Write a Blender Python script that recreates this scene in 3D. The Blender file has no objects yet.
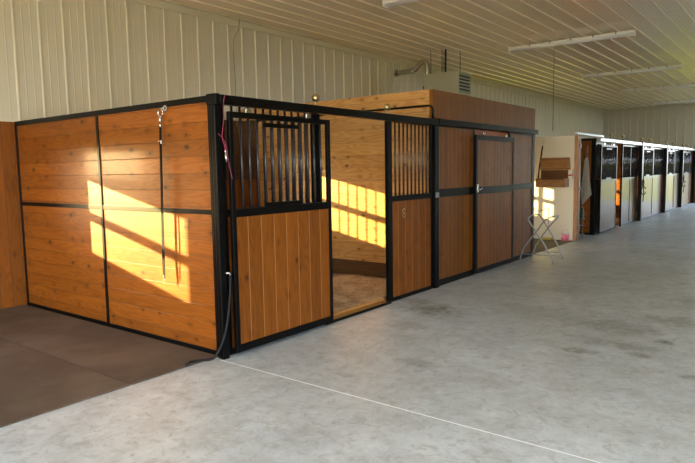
import bpy, bmesh, math, random
from mathutils import Vector, Matrix
random.seed(7)
S = bpy.context.scene
COL = S.collection

# ---------------------------------------------------------------- camera
cam_d = bpy.data.cameras.new('camera')
cam = bpy.data.objects.new('camera', cam_d)
COL.objects.link(cam)
S.camera = cam
cam_d.sensor_width = 36
cam_d.lens = 601.0185 / 695 * 36
cam_d.clip_start = 0.05
cam_d.clip_end = 500
def _vp(u, v):
    return Vector((u - 347.5, -(v - 231.5), -601.0185)).normalized()
_Y = _vp(814, 162.5)
_X = -_vp(-434, 183)
_Z = _X.cross(_Y)
# world axes written in camera axes -> camera orientation
R = Matrix(((_X.x, _X.y, _X.z), (_Y.x, _Y.y, _Y.z), (_Z.x, _Z.y, _Z.z)))
cam.matrix_world = Matrix.Translation((4.0707, -3.4120, 1.6340)) @ R.to_4x4()

# ---------------------------------------------------------------- light
SUN_DIR = Vector((1.0, 0.55, -0.22)).normalized()
sun_d = bpy.data.lights.new('evening_sun', 'SUN')
sun_d.energy = 44.0
sun_d.color = (1.0, 0.72, 0.28)
sun_d.angle = math.radians(0.55)
sun = bpy.data.objects.new('evening_sun', sun_d)
COL.objects.link(sun)
sun.location = (-20, -11, 8)
sun.rotation_euler = SUN_DIR.to_track_quat('-Z', 'Y').to_euler()

W = bpy.data.worlds.new('sky')
S.world = W
W.use_nodes = True
nt = W.node_tree
nt.nodes.clear()
wo = nt.nodes.new('ShaderNodeOutputWorld')
bg = nt.nodes.new('ShaderNodeBackground')
sky = nt.nodes.new('ShaderNodeTexSky')
sky.sky_type = 'NISHITA'
sky.sun_disc = False
sky.sun_elevation = math.radians(14)
sky.sun_rotation = math.atan2(-SUN_DIR.x, -SUN_DIR.y)
sky.air_density = 1.0
sky.dust_density = 1.5
sky.ozone_density = 1.0
mixw = nt.nodes.new('ShaderNodeMix'); mixw.data_type = 'RGBA'
mixw.inputs['Factor'].default_value = 0.9
mixw.inputs['B'].default_value = (0.62, 0.70, 0.86, 1)
hs = nt.nodes.new('ShaderNodeHueSaturation')
hs.inputs['Value'].default_value = 1.0
nt.links.new(sky.outputs[0], mixw.inputs['A'])
nt.links.new(mixw.outputs['Result'], hs.inputs['Color'])
nt.links.new(hs.outputs[0], bg.inputs[0])
bg.inputs[1].default_value = 10.0
nt.links.new(bg.outputs[0], wo.inputs[0])

def portal(name, loc, direction, sx, sy):
    d = bpy.data.lights.new(name, 'AREA')
    d.shape = 'RECTANGLE'; d.size = sx; d.size_y = sy
    d.cycles.is_portal = True
    o = bpy.data.objects.new(name, d)
    COL.objects.link(o)
    o.location = loc
    o.rotation_euler = Vector(direction).to_track_quat('-Z', 'Y').to_euler()
    return o

NEAR_DOOR = (-1.2, 6.2, 3.9)       # x0, x1, height of the big door behind the camera
FAR_DOOR = (0.75, 4.4, 3.0)        # x0, x1, height of the end door
YN, YF = -9.0, 26.2
XL, XR = -3.74, 7.2
CZ = 4.20
portal('daylight_near_door', ((NEAR_DOOR[0]+NEAR_DOOR[1])/2, YN-0.1, NEAR_DOOR[2]/2), (0, 1, 0), NEAR_DOOR[1]-NEAR_DOOR[0], NEAR_DOOR[2])
portal('daylight_far_door', ((FAR_DOOR[0]+FAR_DOOR[1])/2, YF+0.2, FAR_DOOR[2]/2), (0, -1, 0), FAR_DOOR[1]-FAR_DOOR[0], FAR_DOOR[2])

ADDED_SIDE_OPENINGS = [(-7.0, -1.5)]   # unseen opening in the east wall, added for more skylight, y range
SIDE_H = 3.4
for i_, (a_, b_) in enumerate(ADDED_SIDE_OPENINGS):
    portal('daylight_added_side_opening', (XR+0.2, (a_+b_)/2, SIDE_H/2), (-1, 0, 0), b_-a_, SIDE_H)

portal('daylight_added_eave_strip', (XR+0.3, 18.1, 3.65), (-1, 0, 0), 16.2, 0.7)  # sky sampling for the added eave strip

S.view_settings.view_transform = 'Standard'
S.view_settings.look = 'None'
S.view_settings.gamma = 1.0
S.view_settings.exposure = 0.12
S.view_settings.use_curve_mapping = False
S.cycles.use_denoising = True
S.cycles.max_bounces = 14
S.cycles.diffuse_bounces = 8
S.cycles.glossy_bounces = 6
S.cycles.transparent_max_bounces = 16
S.cycles.sample_clamp_indirect = 6.0
S.cycles.blur_glossy = 0.3

# ---------------------------------------------------------------- materials
def principled(name):
    m = bpy.data.materials.new(name)
    m.use_nodes = True
    return m, m.node_tree, m.node_tree.nodes['Principled BSDF']

class NB:
    """small node helper"""
    def __init__(s, t): s.t = t
    def n(s, typ, **kw):
        o = s.t.nodes.new(typ)
        for k, v in kw.items(): setattr(o, k, v)
        return o
    def l(s, a, b): s.t.links.new(a, b)
    def math(s, op, a, b=None, c=None, clamp=False):
        o = s.n('ShaderNodeMath', operation=op); o.use_clamp = clamp
        for i, v in enumerate((a, b, c)):
            if v is None: continue
            if isinstance(v, (int, float)): o.inputs[i].default_value = v
            else: s.l(v, o.inputs[i])
        return o.outputs[0]
    def mix(s, f, a, b, mode='MIX'):
        o = s.n('ShaderNodeMix', data_type='RGBA', blend_type=mode)
        for k, v in (('Factor', f), ('A', a), ('B', b)):
            if isinstance(v, (int, float)): o.inputs[k].default_value = v
            elif isinstance(v, tuple): o.inputs[k].default_value = (*v[:3], 1)
            else: s.l(v, o.inputs[k])
        return o.outputs['Result']
    def xyz(s, x, y, z):
        o = s.n('ShaderNodeCombineXYZ')
        for i, v in enumerate((x, y, z)):
            if isinstance(v, (int, float)): o.inputs[i].default_value = v
            else: s.l(v, o.inputs[i])
        return o.outputs[0]
    def noise(s, vec, scale, detail=2, rough=0.5, dist=0.0):
        o = s.n('ShaderNodeTexNoise')
        o.inputs['Scale'].default_value = scale
        o.inputs['Detail'].default_value = detail
        o.inputs['Roughness'].default_value = rough
        o.inputs['Distortion'].default_value = dist
        s.l(vec, o.inputs['Vector'])
        return o.outputs['Fac']
    def smooth(s, v, a, b, ta=0.0, tb=1.0):
        o = s.n('ShaderNodeMapRange', interpolation_type='SMOOTHSTEP')
        s.l(v, o.inputs['Value'])
        for k, x in (('From Min', a), ('From Max', b), ('To Min', ta), ('To Max', tb)):
            o.inputs[k].default_value = x
        return o.outputs[0]
    def bump(s, h, strength, dist, bsdf, coat=False):
        o = s.n('ShaderNodeBump')
        o.inputs['Strength'].default_value = strength
        o.inputs['Distance'].default_value = dist
        s.l(h, o.inputs['Height'])
        s.l(o.outputs[0], bsdf.inputs['Normal'])
        if coat: s.l(o.outputs[0], bsdf.inputs['Coat Normal'])

def wood(name, along, across, w, light, dark, seam=(0.05, 0.02, 0.008), rough=0.45, coat=0.5, coat_rough=0.16,
         knots=0.55, tint=0.30, seam_w=0.006, seed=0.0, knot_col=(0.055, 0.018, 0.006), wave=0.0, grain=1.0):
    m, t, b = principled(name)
    q = NB(t)
    tc = q.n('ShaderNodeTexCoord')
    sp = q.n('ShaderNodeSeparateXYZ'); q.l(tc.outputs['Object'], sp.inputs[0])
    oi = q.n('ShaderNodeObjectInfo')
    u, v = sp.outputs[along], sp.outputs[across]
    vw = q.math('ADD', q.math('DIVIDE', v, w), 100.0)
    n = q.math('FLOOR', vw)
    fr = q.math('FRACT', vw)
    wn = q.n('ShaderNodeTexWhiteNoise', noise_dimensions='2D')
    q.l(q.xyz(q.math('ADD', n, seed), q.math('MULTIPLY', oi.outputs['Random'], 57.0), 0), wn.inputs['Vector'])
    rnd = wn.outputs['Value']
    u2 = q.math('ADD', q.math('ADD', u, q.math('MULTIPLY', rnd, 31.0)), q.math('MULTIPLY', oi.outputs['Random'], 47.0))
    # flat-sawn figure
    fig = q.noise(q.xyz(q.math('MULTIPLY', u2, 0.55), q.math('MULTIPLY', fr, 0.62), n), 1.7, 2, 0.4, 0.25)
    rings = q.math('SINE', q.math('MULTIPLY', fig, 75.0))
    rings = q.smooth(rings, -0.6, 1.0)
    fine = q.noise(q.xyz(q.math('MULTIPLY', u2, 2.0), q.math('MULTIPLY', v, 90.0), n), 1.0, 3, 0.6)
    blot = q.noise(q.xyz(q.math('MULTIPLY', u2, 1.6), q.math('MULTIPLY', v, 5.0), n), 1.0, 2, 0.5)
    f = q.math('ADD', q.math('MULTIPLY', rings, 0.36 * grain), q.math('MULTIPLY', fine, 0.50))
    f = q.math('ADD', f, q.math('MULTIPLY', q.math('SUBTRACT', blot, 0.5), 0.9), clamp=True)
    col = q.mix(f, light, dark)
    tn = q.math('ADD', q.math('MULTIPLY', rnd, tint * 2), 1 - tint)
    col = q.mix(1.0, col, q.xyz(tn, tn, tn), 'MULTIPLY')
    # knots
    vo = q.n('ShaderNodeTexVoronoi', voronoi_dimensions='2D', feature='F1')
    vo.inputs['Scale'].default_value = 1.0
    vo.inputs['Randomness'].default_value = 0.85
    q.l(q.xyz(q.math('ADD', q.math('DIVIDE', u, 0.27), q.math('MULTIPLY', oi.outputs['Random'], 37.0)), q.math('DIVIDE', v, 0.17), 0), vo.inputs['Vector'])
    vo.inputs['Randomness'].default_value = 1.0
    sc = q.n('ShaderNodeSeparateColor'); q.l(vo.outputs['Color'], sc.inputs[0])
    wob = q.math('MULTIPLY', q.math('SUBTRACT', q.noise(tc.outputs['Object'], 30, 1), 0.5), 0.05)
    dist = q.math('ADD', vo.outputs['Distance'], wob)
    rad = q.math('ADD', q.math('MULTIPLY', q.math('POWER', sc.outputs[1], 2.0), 0.13), 0.03)
    kn = q.math('SUBTRACT', 1.0, q.math('DIVIDE', dist, rad), clamp=True)
    kn = q.smooth(kn, 0.0, 0.5)
    has = q.math('LESS_THAN', sc.outputs[0], knots * 0.8)
    kn = q.math('MULTIPLY', kn, has)
    halo = q.math('MULTIPLY', q.smooth(dist, 0.05, 0.28, 0.45, 0.0), has)
    col = q.mix(halo, col, tuple(c * 0.55 for c in dark))
    col = q.mix(q.math('MULTIPLY', kn, 0.9), col, knot_col)
    # seams; a pale seam colour paints light caught on groove edges
    e = q.math('MINIMUM', fr, q.math('SUBTRACT', 1.0, fr))
    gap = q.smooth(e, 0.0, seam_w / w, 1.0, 0.0)
    col = q.mix(q.math('MULTIPLY', gap, 0.85), col, seam)
    q.l(col, b.inputs['Base Color'])
    b.inputs['Roughness'].default_value = rough
    b.inputs['Specular IOR Level'].default_value = 0.2
    b.inputs['Coat Weight'].default_value = coat
    b.inputs['Coat Roughness'].default_value = coat_rough
    h = q.math('SUBTRACT', q.math('MULTIPLY', fine, 0.06), gap)
    if wave:
        wv = q.noise(q.xyz(q.math('MULTIPLY', u, 9.0), q.math('MULTIPLY', v, 16.0), n), 1.0, 3, 0.6)
        h = q.math('ADD', h, q.math('MULTIPLY', wv, wave))
    cup = q.math('MULTIPLY', q.math('MULTIPLY', e, e), 0.6)
    h = q.math('ADD', h, cup)
    q.bump(h, 0.6, 0.003, b, True)
    return m

X, Y, Z = 0, 1, 2
M = {}
M['panel_wood'] = wood('amber_stained_boards_horizontal', X, Z, 0.148, (0.29, 0.086, 0.008), (0.17, 0.042, 0.003), seam=(0.05, 0.014, 0.004), coat=0.12, coat_rough=0.13, seam_w=0.004, tint=0.16)
M['front_wood'] = wood('amber_stained_boards_vertical', Z, Y, 0.165, (0.23, 0.070, 0.006), (0.135, 0.036, 0.003), seam=(0.42, 0.20, 0.05), coat=0.12, coat_rough=0.25, seam_w=0.007, tint=0.12, knots=0.35)  # pale seam colour paints the light caught on V-groove edges
M['tack_wood'] = wood('walnut_stained_boards_vertical', Z, Y, 0.125, (0.22, 0.072, 0.007), (0.11, 0.033, 0.003), seam=(0.31, 0.14, 0.035), coat=0.10, coat_rough=0.16, seam_w=0.006, tint=0.16, wave=0.5, knots=0.25)  # seams again painted pale, as lit groove edges
M['pine'] = wood('raw_pine_boards', X, Z, 0.185, (0.56, 0.30, 0.095), (0.40, 0.18, 0.045), seam=(0.22, 0.11, 0.04), coat=0.25, coat_rough=0.3, seam_w=0.005, tint=0.12, knots=0.7, knot_col=(0.12, 0.035, 0.012), grain=1.4)
M['lining'] = wood('orange_wall_lining', Z, Y, 0.14, (0.26, 0.080, 0.008), (0.15, 0.042, 0.004), coat=0.05, coat_rough=0.3, tint=0.15, seam_w=0.005)
M['strip'] = wood('narrow_beaded_strips', Z, Y, 0.042, (0.24, 0.083, 0.009), (0.14, 0.045, 0.005), seam=(0.09, 0.03, 0.008), coat=0.05, coat_rough=0.25, tint=0.16, knots=0.0, seam_w=0.007)
M['far_wood'] = wood('grey_brown_boards_vertical', Z, Y, 0.125, (0.17, 0.085, 0.035), (0.10, 0.048, 0.02), seam=(0.10, 0.05, 0.025), coat=0.26, coat_rough=0.12, seam_w=0.006, tint=0.14, wave=0.3, knots=0.2)
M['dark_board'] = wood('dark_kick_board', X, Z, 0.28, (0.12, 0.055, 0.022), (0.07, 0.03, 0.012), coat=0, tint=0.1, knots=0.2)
M['oak'] = wood('oak_box_boards', X, Z, 0.2, (0.36, 0.19, 0.075), (0.20, 0.095, 0.035), coat=0.1, tint=0.1, knots=0.4)
M['trim_wood'] = wood('tan_corner_post', Z, X, 0.5, (0.56, 0.30, 0.15), (0.42, 0.20, 0.09), coat=0.1, tint=0.05, knots=0.1)
M['red_board'] = wood('orange_red_header_board', Y, Z, 0.3, (0.45, 0.12, 0.035), (0.30, 0.07, 0.02), coat=0.3, tint=0.05, knots=0.1)

def plain(name, col, rough=0.5, metal=0.0, coat=0.0, coat_rough=0.1, var=0.0, vscale=8.0, bump=0.0, bscale=60.0, spec=None):
    m, t, b = principled(name)
    q = NB(t)
    tc = q.n('ShaderNodeTexCoord')
    nz = q.noise(tc.outputs['Object'], vscale, 3, 0.6)
    c2 = tuple(c * (1 - var) for c in col)
    q.l(q.mix(nz, c2, col), b.inputs['Base Color'])
    b.inputs['Roughness'].default_value = rough
    b.inputs['Metallic'].default_value = metal
    b.inputs['Coat Weight'].default_value = coat
    b.inputs['Coat Roughness'].default_value = coat_rough
    if spec is not None: b.inputs['Specular IOR Level'].default_value = spec
    if bump:
        q.bump(q.noise(tc.outputs['Object'], bscale, 2), bump, 0.002, b)
    return m
M['black'] = plain('black_gloss_steel', (0.003, 0.0028, 0.0026), 0.33, spec=0.16, var=0.2, bump=0.12, bscale=25)
M['bar_metal'] = plain('black_bar_steel', (0.022, 0.019, 0.022), 0.22, metal=0.0, var=0.1)
M['galv'] = plain('galvanised_steel', (0.60, 0.60, 0.56), 0.35, metal=0.45, var=0.25, vscale=25)
M['galv_dull'] = plain('dull_grey_tube', (0.33, 0.33, 0.32), 0.45, metal=0.6, var=0.3, vscale=15)
M['flue'] = plain('shiny_galvanised_flue', (0.62, 0.62, 0.55), 0.25, metal=0.85, var=0.35, vscale=12)
M['chrome'] = plain('bright_chrome', (0.75, 0.74, 0.72), 0.15, metal=1.0, var=0.1)
M['brass'] = plain('tarnished_brass', (0.55, 0.43, 0.22), 0.28, metal=1.0, var=0.25, vscale=30)
M['heater'] = plain('grey_green_enamel', (0.44, 0.44, 0.33), 0.45, var=0.06)
M['louver_shade'] = plain('painted_louvre_shade', (0.02, 0.02, 0.018), 0.7)  # near-black colour stands in for shade behind the louvres
M['rubber'] = plain('black_rubber', (0.008, 0.008, 0.009), 0.5, spec=0.2, var=0.2)
M['leather'] = plain('black_leather', (0.012, 0.009, 0.008), 0.7, spec=0.1, var=0.3)
M['pink'] = plain('pink_twine', (0.50, 0.07, 0.14), 0.8, var=0.3, vscale=80)
M['towel'] = plain('grey_beige_towel', (0.52, 0.47, 0.38), 0.95, var=0.25, vscale=20, bump=0.5, bscale=150)
M['jug'] = plain('translucent_jug', (0.80, 0.72, 0.62), 0.4, var=0.05)
M['pink_liquid'] = plain('pink_liquid_jug', (0.90, 0.20, 0.30), 0.35, var=0.05)
M['sponge'] = plain('yellow_sponge', (0.62, 0.50, 0.12), 0.9, var=0.3, vscale=40)
M['bottle_green'] = plain('dark_green_bottle', (0.015, 0.05, 0.03), 0.3)
M['red_plastic'] = plain('red_plastic', (0.55, 0.03, 0.03), 0.4)
M['light_white'] = plain('white_light_housing', (0.82, 0.80, 0.74), 0.4, var=0.05)
M['tube'] = plain('unlit_lamp_tube', (0.80, 0.80, 0.78), 0.2, var=0.02)
M['white_frame'] = plain('white_window_frame', (0.75, 0.73, 0.68), 0.4, var=0.05)
M['white_panel'] = plain('cream_painted_board', (0.90, 0.85, 0.68), 0.40, var=0.05, coat=1.0, coat_rough=0.07)
M['white_panel'].node_tree.nodes['Principled BSDF'].inputs['Coat IOR'].default_value = 2.0
M['cord'] = plain('grey_cord', (0.20, 0.17, 0.13), 0.8)
M['brushed'] = plain('silver_header_rail', (0.62, 0.64, 0.66), 0.35, metal=0.7, var=0.1)

def metal_sheet(name, col, rough):
    m, t, b = principled(name)
    q = NB(t)
    tc = q.n('ShaderNodeTexCoord')
    nz = q.noise(tc.outputs['Object'], 0.8, 3, 0.6)
    q.l(q.mix(nz, tuple(c * 0.90 for c in col), col), b.inputs['Base Color'])
    b.inputs['Roughness'].default_value = rough
    b.inputs['Coat Weight'].default_value = 0.3
    b.inputs['Coat Roughness'].default_value = 0.2
    q.bump(q.noise(tc.outputs['Object'], 3.5, 2), 0.25, 0.01, b)
    return m
M['wall_metal'] = metal_sheet('cream_ribbed_steel', (0.60, 0.55, 0.415), 0.42)
M['ceil_metal'] = metal_sheet('cream_ceiling_steel', (0.92, 0.80, 0.58), 0.20)

def concrete():
    m, t, b = principled('smooth_grey_concrete')
    q = NB(t)
    tc = q.n('ShaderNodeTexCoord')
    P = tc.outputs['Object']
    big = q.noise(P, 0.55, 4, 0.6, 0.4)
    med = q.noise(P, 3.2, 5, 0.65, 0.6)
    fine = q.noise(P, 38, 5, 0.75)
    crisp = q.noise(P, 11.0, 6, 0.78, 0.8)
    col = q.mix(q.smooth(big, 0.3, 0.7), (0.43, 0.475, 0.505), (0.56, 0.61, 0.64))
    col = q.mix(q.smooth(med, 0.35, 0.68, 0.0, 0.6), col, (0.35, 0.37, 0.375))
    col = q.mix(q.math('MULTIPLY', q.smooth(fine, 0.45, 0.75), 0.35), col, (0.42, 0.41, 0.38))
    sp = q.n('ShaderNodeSeparateXYZ'); q.l(P, sp.inputs[0])
    col = q.mix(q.smooth(crisp, 0.50, 0.62, 0.0, 0.48), col, (0.27, 0.27, 0.25))
    col = q.mix(q.smooth(crisp, 0.45, 0.36, 0.0, 0.28), col, (0.68, 0.71, 0.72))
    # worn stains where hooves and water have darkened the slab: x, y, half-length x, half-length y, strength
    wob = q.noise(P, 5.0, 4, 0.7)
    blotch = q.noise(P, 12.0, 4, 0.7)
    stains = [(0.62, 2.60, 0.42, 0.35, 0.8), (0.25, 2.9, 0.4, 0.25, 0.5), (0.75, 1.85, 0.3, 0.2, 0.35), (2.5, 1.97, 0.22, 0.13, 0.75),
              (2.70, 2.35, 0.55, 0.2, 0.45), (2.96, 2.13, 0.15, 0.10, 0.7), (3.06, 2.66, 0.13, 0.09, 0.95), (2.55, 3.0, 0.6, 0.4, 0.5),
              (3.0, 3.55, 0.4, 0.35, 0.5), (3.4, 1.76, 0.15, 0.1, 0.7), (1.5, 0.85, 0.3, 0.12, 0.45), (1.18, 0.27, 0.16, 0.07, 0.35),
              (1.75, 3.2, 0.8, 0.5, 0.25), (1.4, 4.6, 0.6, 0.5, 0.25), (2.6, -0.9, 0.5, 0.35, 0.3), (1.6, -0.75, 0.3, 0.2, 0.2),
              (3.1, 4.6, 0.5, 0.6, 0.35), (2.0, 6.0, 0.7, 0.9, 0.2)]
    acc = None
    for (x, y, rx, ry, s) in stains:
        dx = q.math('DIVIDE', q.math('SUBTRACT', sp.outputs[0], x), rx)
        dy = q.math('DIVIDE', q.math('SUBTRACT', sp.outputs[1], y), ry)
        d = q.math('SQRT', q.math('ADD', q.math('MULTIPLY', dx, dx), q.math('MULTIPLY', dy, dy)))
        d = q.math('ADD', d, q.math('MULTIPLY', q.math('SUBTRACT', wob, 0.5), 2.2))
        k = q.smooth(d, 0.25, 1.0, s, 0.0)
        acc = k if acc is None else q.math('MAXIMUM', acc, k)
    acc = q.math('MULTIPLY', acc, q.smooth(blotch, 0.30, 0.60, 0.25, 1.0))
    col = q.mix(acc, col, (0.13, 0.12, 0.085))
    # little specks of dirt
    vo = q.n('ShaderNodeTexVoronoi', voronoi_dimensions='2D'); vo.inputs['Scale'].default_value = 3.4
    q.l(P, vo.inputs['Vector'])
    col = q.mix(q.math('MULTIPLY', q.smooth(vo.outputs['Distance'], 0.01, 0.05, 0.55, 0.0), q.smooth(q.noise(P, 1.7, 3), 0.52, 0.62)), col, (0.17, 0.13, 0.08))
    # saw-cut joint filled with pale sealant
    jy = q.math('ABSOLUTE', q.math('ADD', sp.outputs[1], 0.055))
    jy2 = q.math('ABSOLUTE', q.math('SUBTRACT', sp.outputs[1], 3.86))
    jl = q.math('MAXIMUM', q.smooth(jy, 0.004, 0.009, 1.0, 0.0), q.smooth(jy2, 0.003, 0.007, 0.4, 0.0))
    jn = q.math('MULTIPLY', jl, q.math('GREATER_THAN', sp.outputs[0], 0.04))
    col = q.mix(q.math('MULTIPLY', jn, 0.95), col, (0.88, 0.92, 0.95))
    # slight tint change across the joint, two pours
    q.l(col, b.inputs['Base Color'])
    r = q.math('ADD', q.math('MULTIPLY', med, 0.25), 0.36)
    q.l(r, b.inputs['Roughness'])
    q.bump(q.math('ADD', q.math('MULTIPLY', fine, 0.5), med), 0.25, 0.004, b)
    return m
M['concrete'] = concrete()

def mat_rubber(name, c1, c2):
    m, t, b = principled(name)
    q = NB(t)
    tc = q.n('ShaderNodeTexCoord')
    P = tc.outputs['Object']
    sp = q.n('ShaderNodeSeparateXYZ'); q.l(P, sp.inputs[0])
    a = q.math('SINE', q.math('MULTIPLY', q.math('ADD', sp.outputs[0], sp.outputs[1]), 150.0))
    c = q.math('SINE', q.math('MULTIPLY', q.math('SUBTRACT', sp.outputs[0], sp.outputs[1]), 150.0))
    h = q.math('MULTIPLY', a, c)
    big = q.noise(P, 1.3, 4, 0.6)
    col = q.mix(q.smooth(big, 0.35, 0.7), c1, c2)
    col = q.mix(q.smooth(h, -0.2, 0.6, 0.55, 0.0), col, tuple(x * 0.35 for x in c1))
    q.l(col, b.inputs['Base Color'])
    b.inputs['Roughness'].default_value = 0.85
    b.inputs['Specular IOR Level'].default_value = 0.2
    q.bump(h, 0.7, 0.003, b)
    return m
M['mat'] = mat_rubber('brown_grey_rubber_matting', (0.125, 0.088, 0.062), (0.20, 0.145, 0.105))
M['mat_tan'] = mat_rubber('dusty_tan_matting', (0.14, 0.11, 0.075), (0.20, 0.16, 0.11))

def dirt():
    m, t, b = principled('trodden_shavings')
    q = NB(t)
    tc = q.n('ShaderNodeTexCoord')
    P = tc.outputs['Object']
    n1 = q.noise(P, 5, 5, 0.7); n2 = q.noise(P, 40, 4, 0.7)
    col = q.mix(q.smooth(n1, 0.35, 0.65), (0.26, 0.17, 0.09), (0.50, 0.37, 0.22))
    col = q.mix(q.smooth(n2, 0.4, 0.7, 0.0, 0.7), col, (0.60, 0.47, 0.30))
    q.l(col, b.inputs['Base Color'])
    b.inputs['Roughness'].default_value = 0.95
    q.bump(q.math('ADD', n1, n2), 1.0, 0.02, b)
    return m
M['dirt'] = dirt()

def grass():
    m, t, b = principled('sunlit_field_grass')
    q = NB(t)
    tc = q.n('ShaderNodeTexCoord')
    n1 = q.noise(tc.outputs['Object'], 0.3, 5, 0.6)
    q.l(q.mix(n1, (0.15, 0.155, 0.012), (0.26, 0.24, 0.03)), b.inputs['Base Color'])
    b.inputs['Roughness'].default_value = 1.0
    b.inputs['Specular IOR Level'].default_value = 0.0
    return m
M['grass'] = grass()

M['gravel'] = plain('pale_gravel', (0.46, 0.40, 0.31), 0.9, var=0.35, vscale=3)

def glass():
    m = bpy.data.materials.new('window_glass'); m.use_nodes = True
    t = m.node_tree; t.nodes.clear(); q = NB(t)
    o = q.n('ShaderNodeOutputMaterial'); tr = q.n('ShaderNodeBsdfTransparent'); gl = q.n('ShaderNodeBsdfGlossy')
    tr.inputs[0].default_value = (0.93, 0.95, 0.93, 1); gl.inputs['Roughness'].default_value = 0.02
    fr = q.n('ShaderNodeFresnel'); fr.inputs[0].default_value = 1.3
    mx = q.n('ShaderNodeMixShader')
    q.l(fr.outputs[0], mx.inputs[0]); q.l(tr.outputs[0], mx.inputs[1]); q.l(gl.outputs[0], mx.inputs[2]); q.l(mx.outputs[0], o.inputs[0])
    return m
M['glass'] = glass()

# ---------------------------------------------------------------- mesh helpers
class MB:
    def __init__(s): s.bm = bmesh.new()
    def box(s, x0, x1, y0, y1, z0, z1, bev=0.0):
        vs = [s.bm.verts.new(p) for p in ((x0,y0,z0),(x1,y0,z0),(x1,y1,z0),(x0,y1,z0),(x0,y0,z1),(x1,y0,z1),(x1,y1,z1),(x0,y1,z1))]
        fs = [s.bm.faces.new([vs[i] for i in f]) for f in ((3,2,1,0),(4,5,6,7),(0,1,5,4),(1,2,6,5),(2,3,7,6),(3,0,4,7))]
        if bev:
            es = list({e for f in fs for e in f.edges})
            bmesh.ops.bevel(s.bm, geom=es, offset=bev, segments=2, affect='EDGES', profile=0.5)
        return s
    def tube(s, pts, r, seg=10, cap=True):
        pts = [Vector(p) for p in pts]
        rs = r if isinstance(r, (list, tuple)) else [r] * len(pts)
        rings = []
        prev = None
        for i, p in enumerate(pts):
            if i == 0: d = pts[1] - pts[0]
            elif i == len(pts) - 1: d = pts[-1] - pts[-2]
            else: d = (pts[i+1] - p).normalized() + (p - pts[i-1]).normalized()
            d.normalize()
            if prev is None:
                a = Vector((0, 0, 1)) if abs(d.z) < 0.9 else Vector((1, 0, 0))
                n = d.cross(a).normalized()
            else:
                n = (prev - d * prev.dot(d))
                n = n.normalized() if n.length > 1e-6 else d.orthogonal().normalized()
            prev = n
            b2 = d.cross(n)
            rings.append([s.bm.verts.new(p + (n * math.cos(t) + b2 * math.sin(t)) * rs[i]) for t in [2*math.pi*k/seg for k in range(seg)]])
        for a, b in zip(rings, rings[1:]):
            for k in range(seg):
                f = s.bm.faces.new((a[k], a[(k+1) % seg], b[(k+1) % seg], b[k])); f.smooth = True
        if cap:
            s.bm.faces.new(rings[0][::-1]); s.bm.faces.new(rings[-1])
        return s
    def lathe(s, prof, loc=(0,0,0), seg=20):
        L = Vector(loc); rings = []
        for (r, z) in prof:
            rings.append([s.bm.verts.new(L + Vector((max(r, 1e-4) * math.cos(t), max(r, 1e-4) * math.sin(t), z))) for t in [2*math.pi*k/seg for k in range(seg)]])
        for a, b in zip(rings, rings[1:]):
            for k in range(seg):
                f = s.bm.faces.new((a[k], a[(k+1) % seg], b[(k+1) % seg], b[k])); f.smooth = True
        s.bm.faces.new(rings[0][::-1]); s.bm.faces.new(rings[-1])
        return s
    def strip(s, pts, width_vec, thick_vec):
        """flat strap following pts, rectangular section"""
        wv, tv = Vector(width_vec), Vector(thick_vec)
        rings = [[s.bm.verts.new(Vector(p) + a * wv + b * tv) for a, b in ((-.5,-.5),(.5,-.5),(.5,.5),(-.5,.5))] for p in pts]
        for a, b in zip(rings, rings[1:]):
            for k in range(4): s.bm.faces.new((a[k], a[(k+1) % 4], b[(k+1) % 4], b[k]))
        s.bm.faces.new(rings[0][::-1]); s.bm.faces.new(rings[-1])
        return s
    def build(s, name, mat, parent=None, kind=None):
        bmesh.ops.recalc_face_normals(s.bm, faces=s.bm.faces)
        if parent is not None:
            o0 = parent['_w'] if '_w' in parent else (0, 0, 0)
            org = Vector(o0)
        else:
            xs = [v.co for v in s.bm.verts]
            org = Vector(((min(v.x for v in xs)+max(v.x for v in xs))/2, (min(v.y for v in xs)+max(v.y for v in xs))/2, min(v.z for v in xs)))
            if kind == 'structure': org = Vector((0, 0, 0))
        for v in s.bm.verts: v.co -= org
        me = bpy.data.meshes.new(name)
        s.bm.to_mesh(me); s.bm.free()
        me.materials.append(mat)
        o = bpy.data.objects.new(name, me)
        COL.objects.link(o)
        if parent is not None:
            o.parent = parent
        else:
            o.location = org
        if parent is not None: WORLD[o.name] = org
        if kind: o['kind'] = kind
        return o
WORLD = {}
class _Root(dict): pass
def tag(o, label, cat, group=None):
    o['label'] = label; o['category'] = cat
    if group: o['group'] = group
    return o
def thing(name, label, cat, loc, group=None):
    o = bpy.data.objects.new(name, None)
    o.empty_display_size = 0.1
    o.location = loc
    COL.objects.link(o)
    o['_w'] = tuple(loc)
    return tag(o, label, cat, group)
def sub(mb, name, mat, part, root):
    """build a sub-part under a part (the part shares its root's origin)"""
    part['_w'] = root['_w']
    o = mb.build(name, mat, part)
    return o
def arc(c, r, a0, a1, n, ax1, ax2):
    c, u, v = Vector(c), Vector(ax1), Vector(ax2)
    return [c + (u * math.cos(math.radians(a0 + (a1-a0)*i/n)) + v * math.sin(math.radians(a0 + (a1-a0)*i/n))) * r for i in range(n+1)]
def struct(mb, name, mat, parent=None):
    o = mb.build(name, mat, parent, None if parent is not None else 'structure')
    return o

# ---------------------------------------------------------------- the building
struct(MB().box(-120, 140, -120, 180, -0.5, -0.16), 'ground', M['grass'])
struct(MB().box(-9, 16, -24, 9, -0.4, -0.12), 'ground_bounce_apron', M['gravel'])  # unseen gravel, added to make the bounced light warmer and less green
struct(MB().box(-3.9, XR+0.16, YN-0.2, YF+0.2, -0.11, 0), 'floor', M['concrete'])

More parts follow.
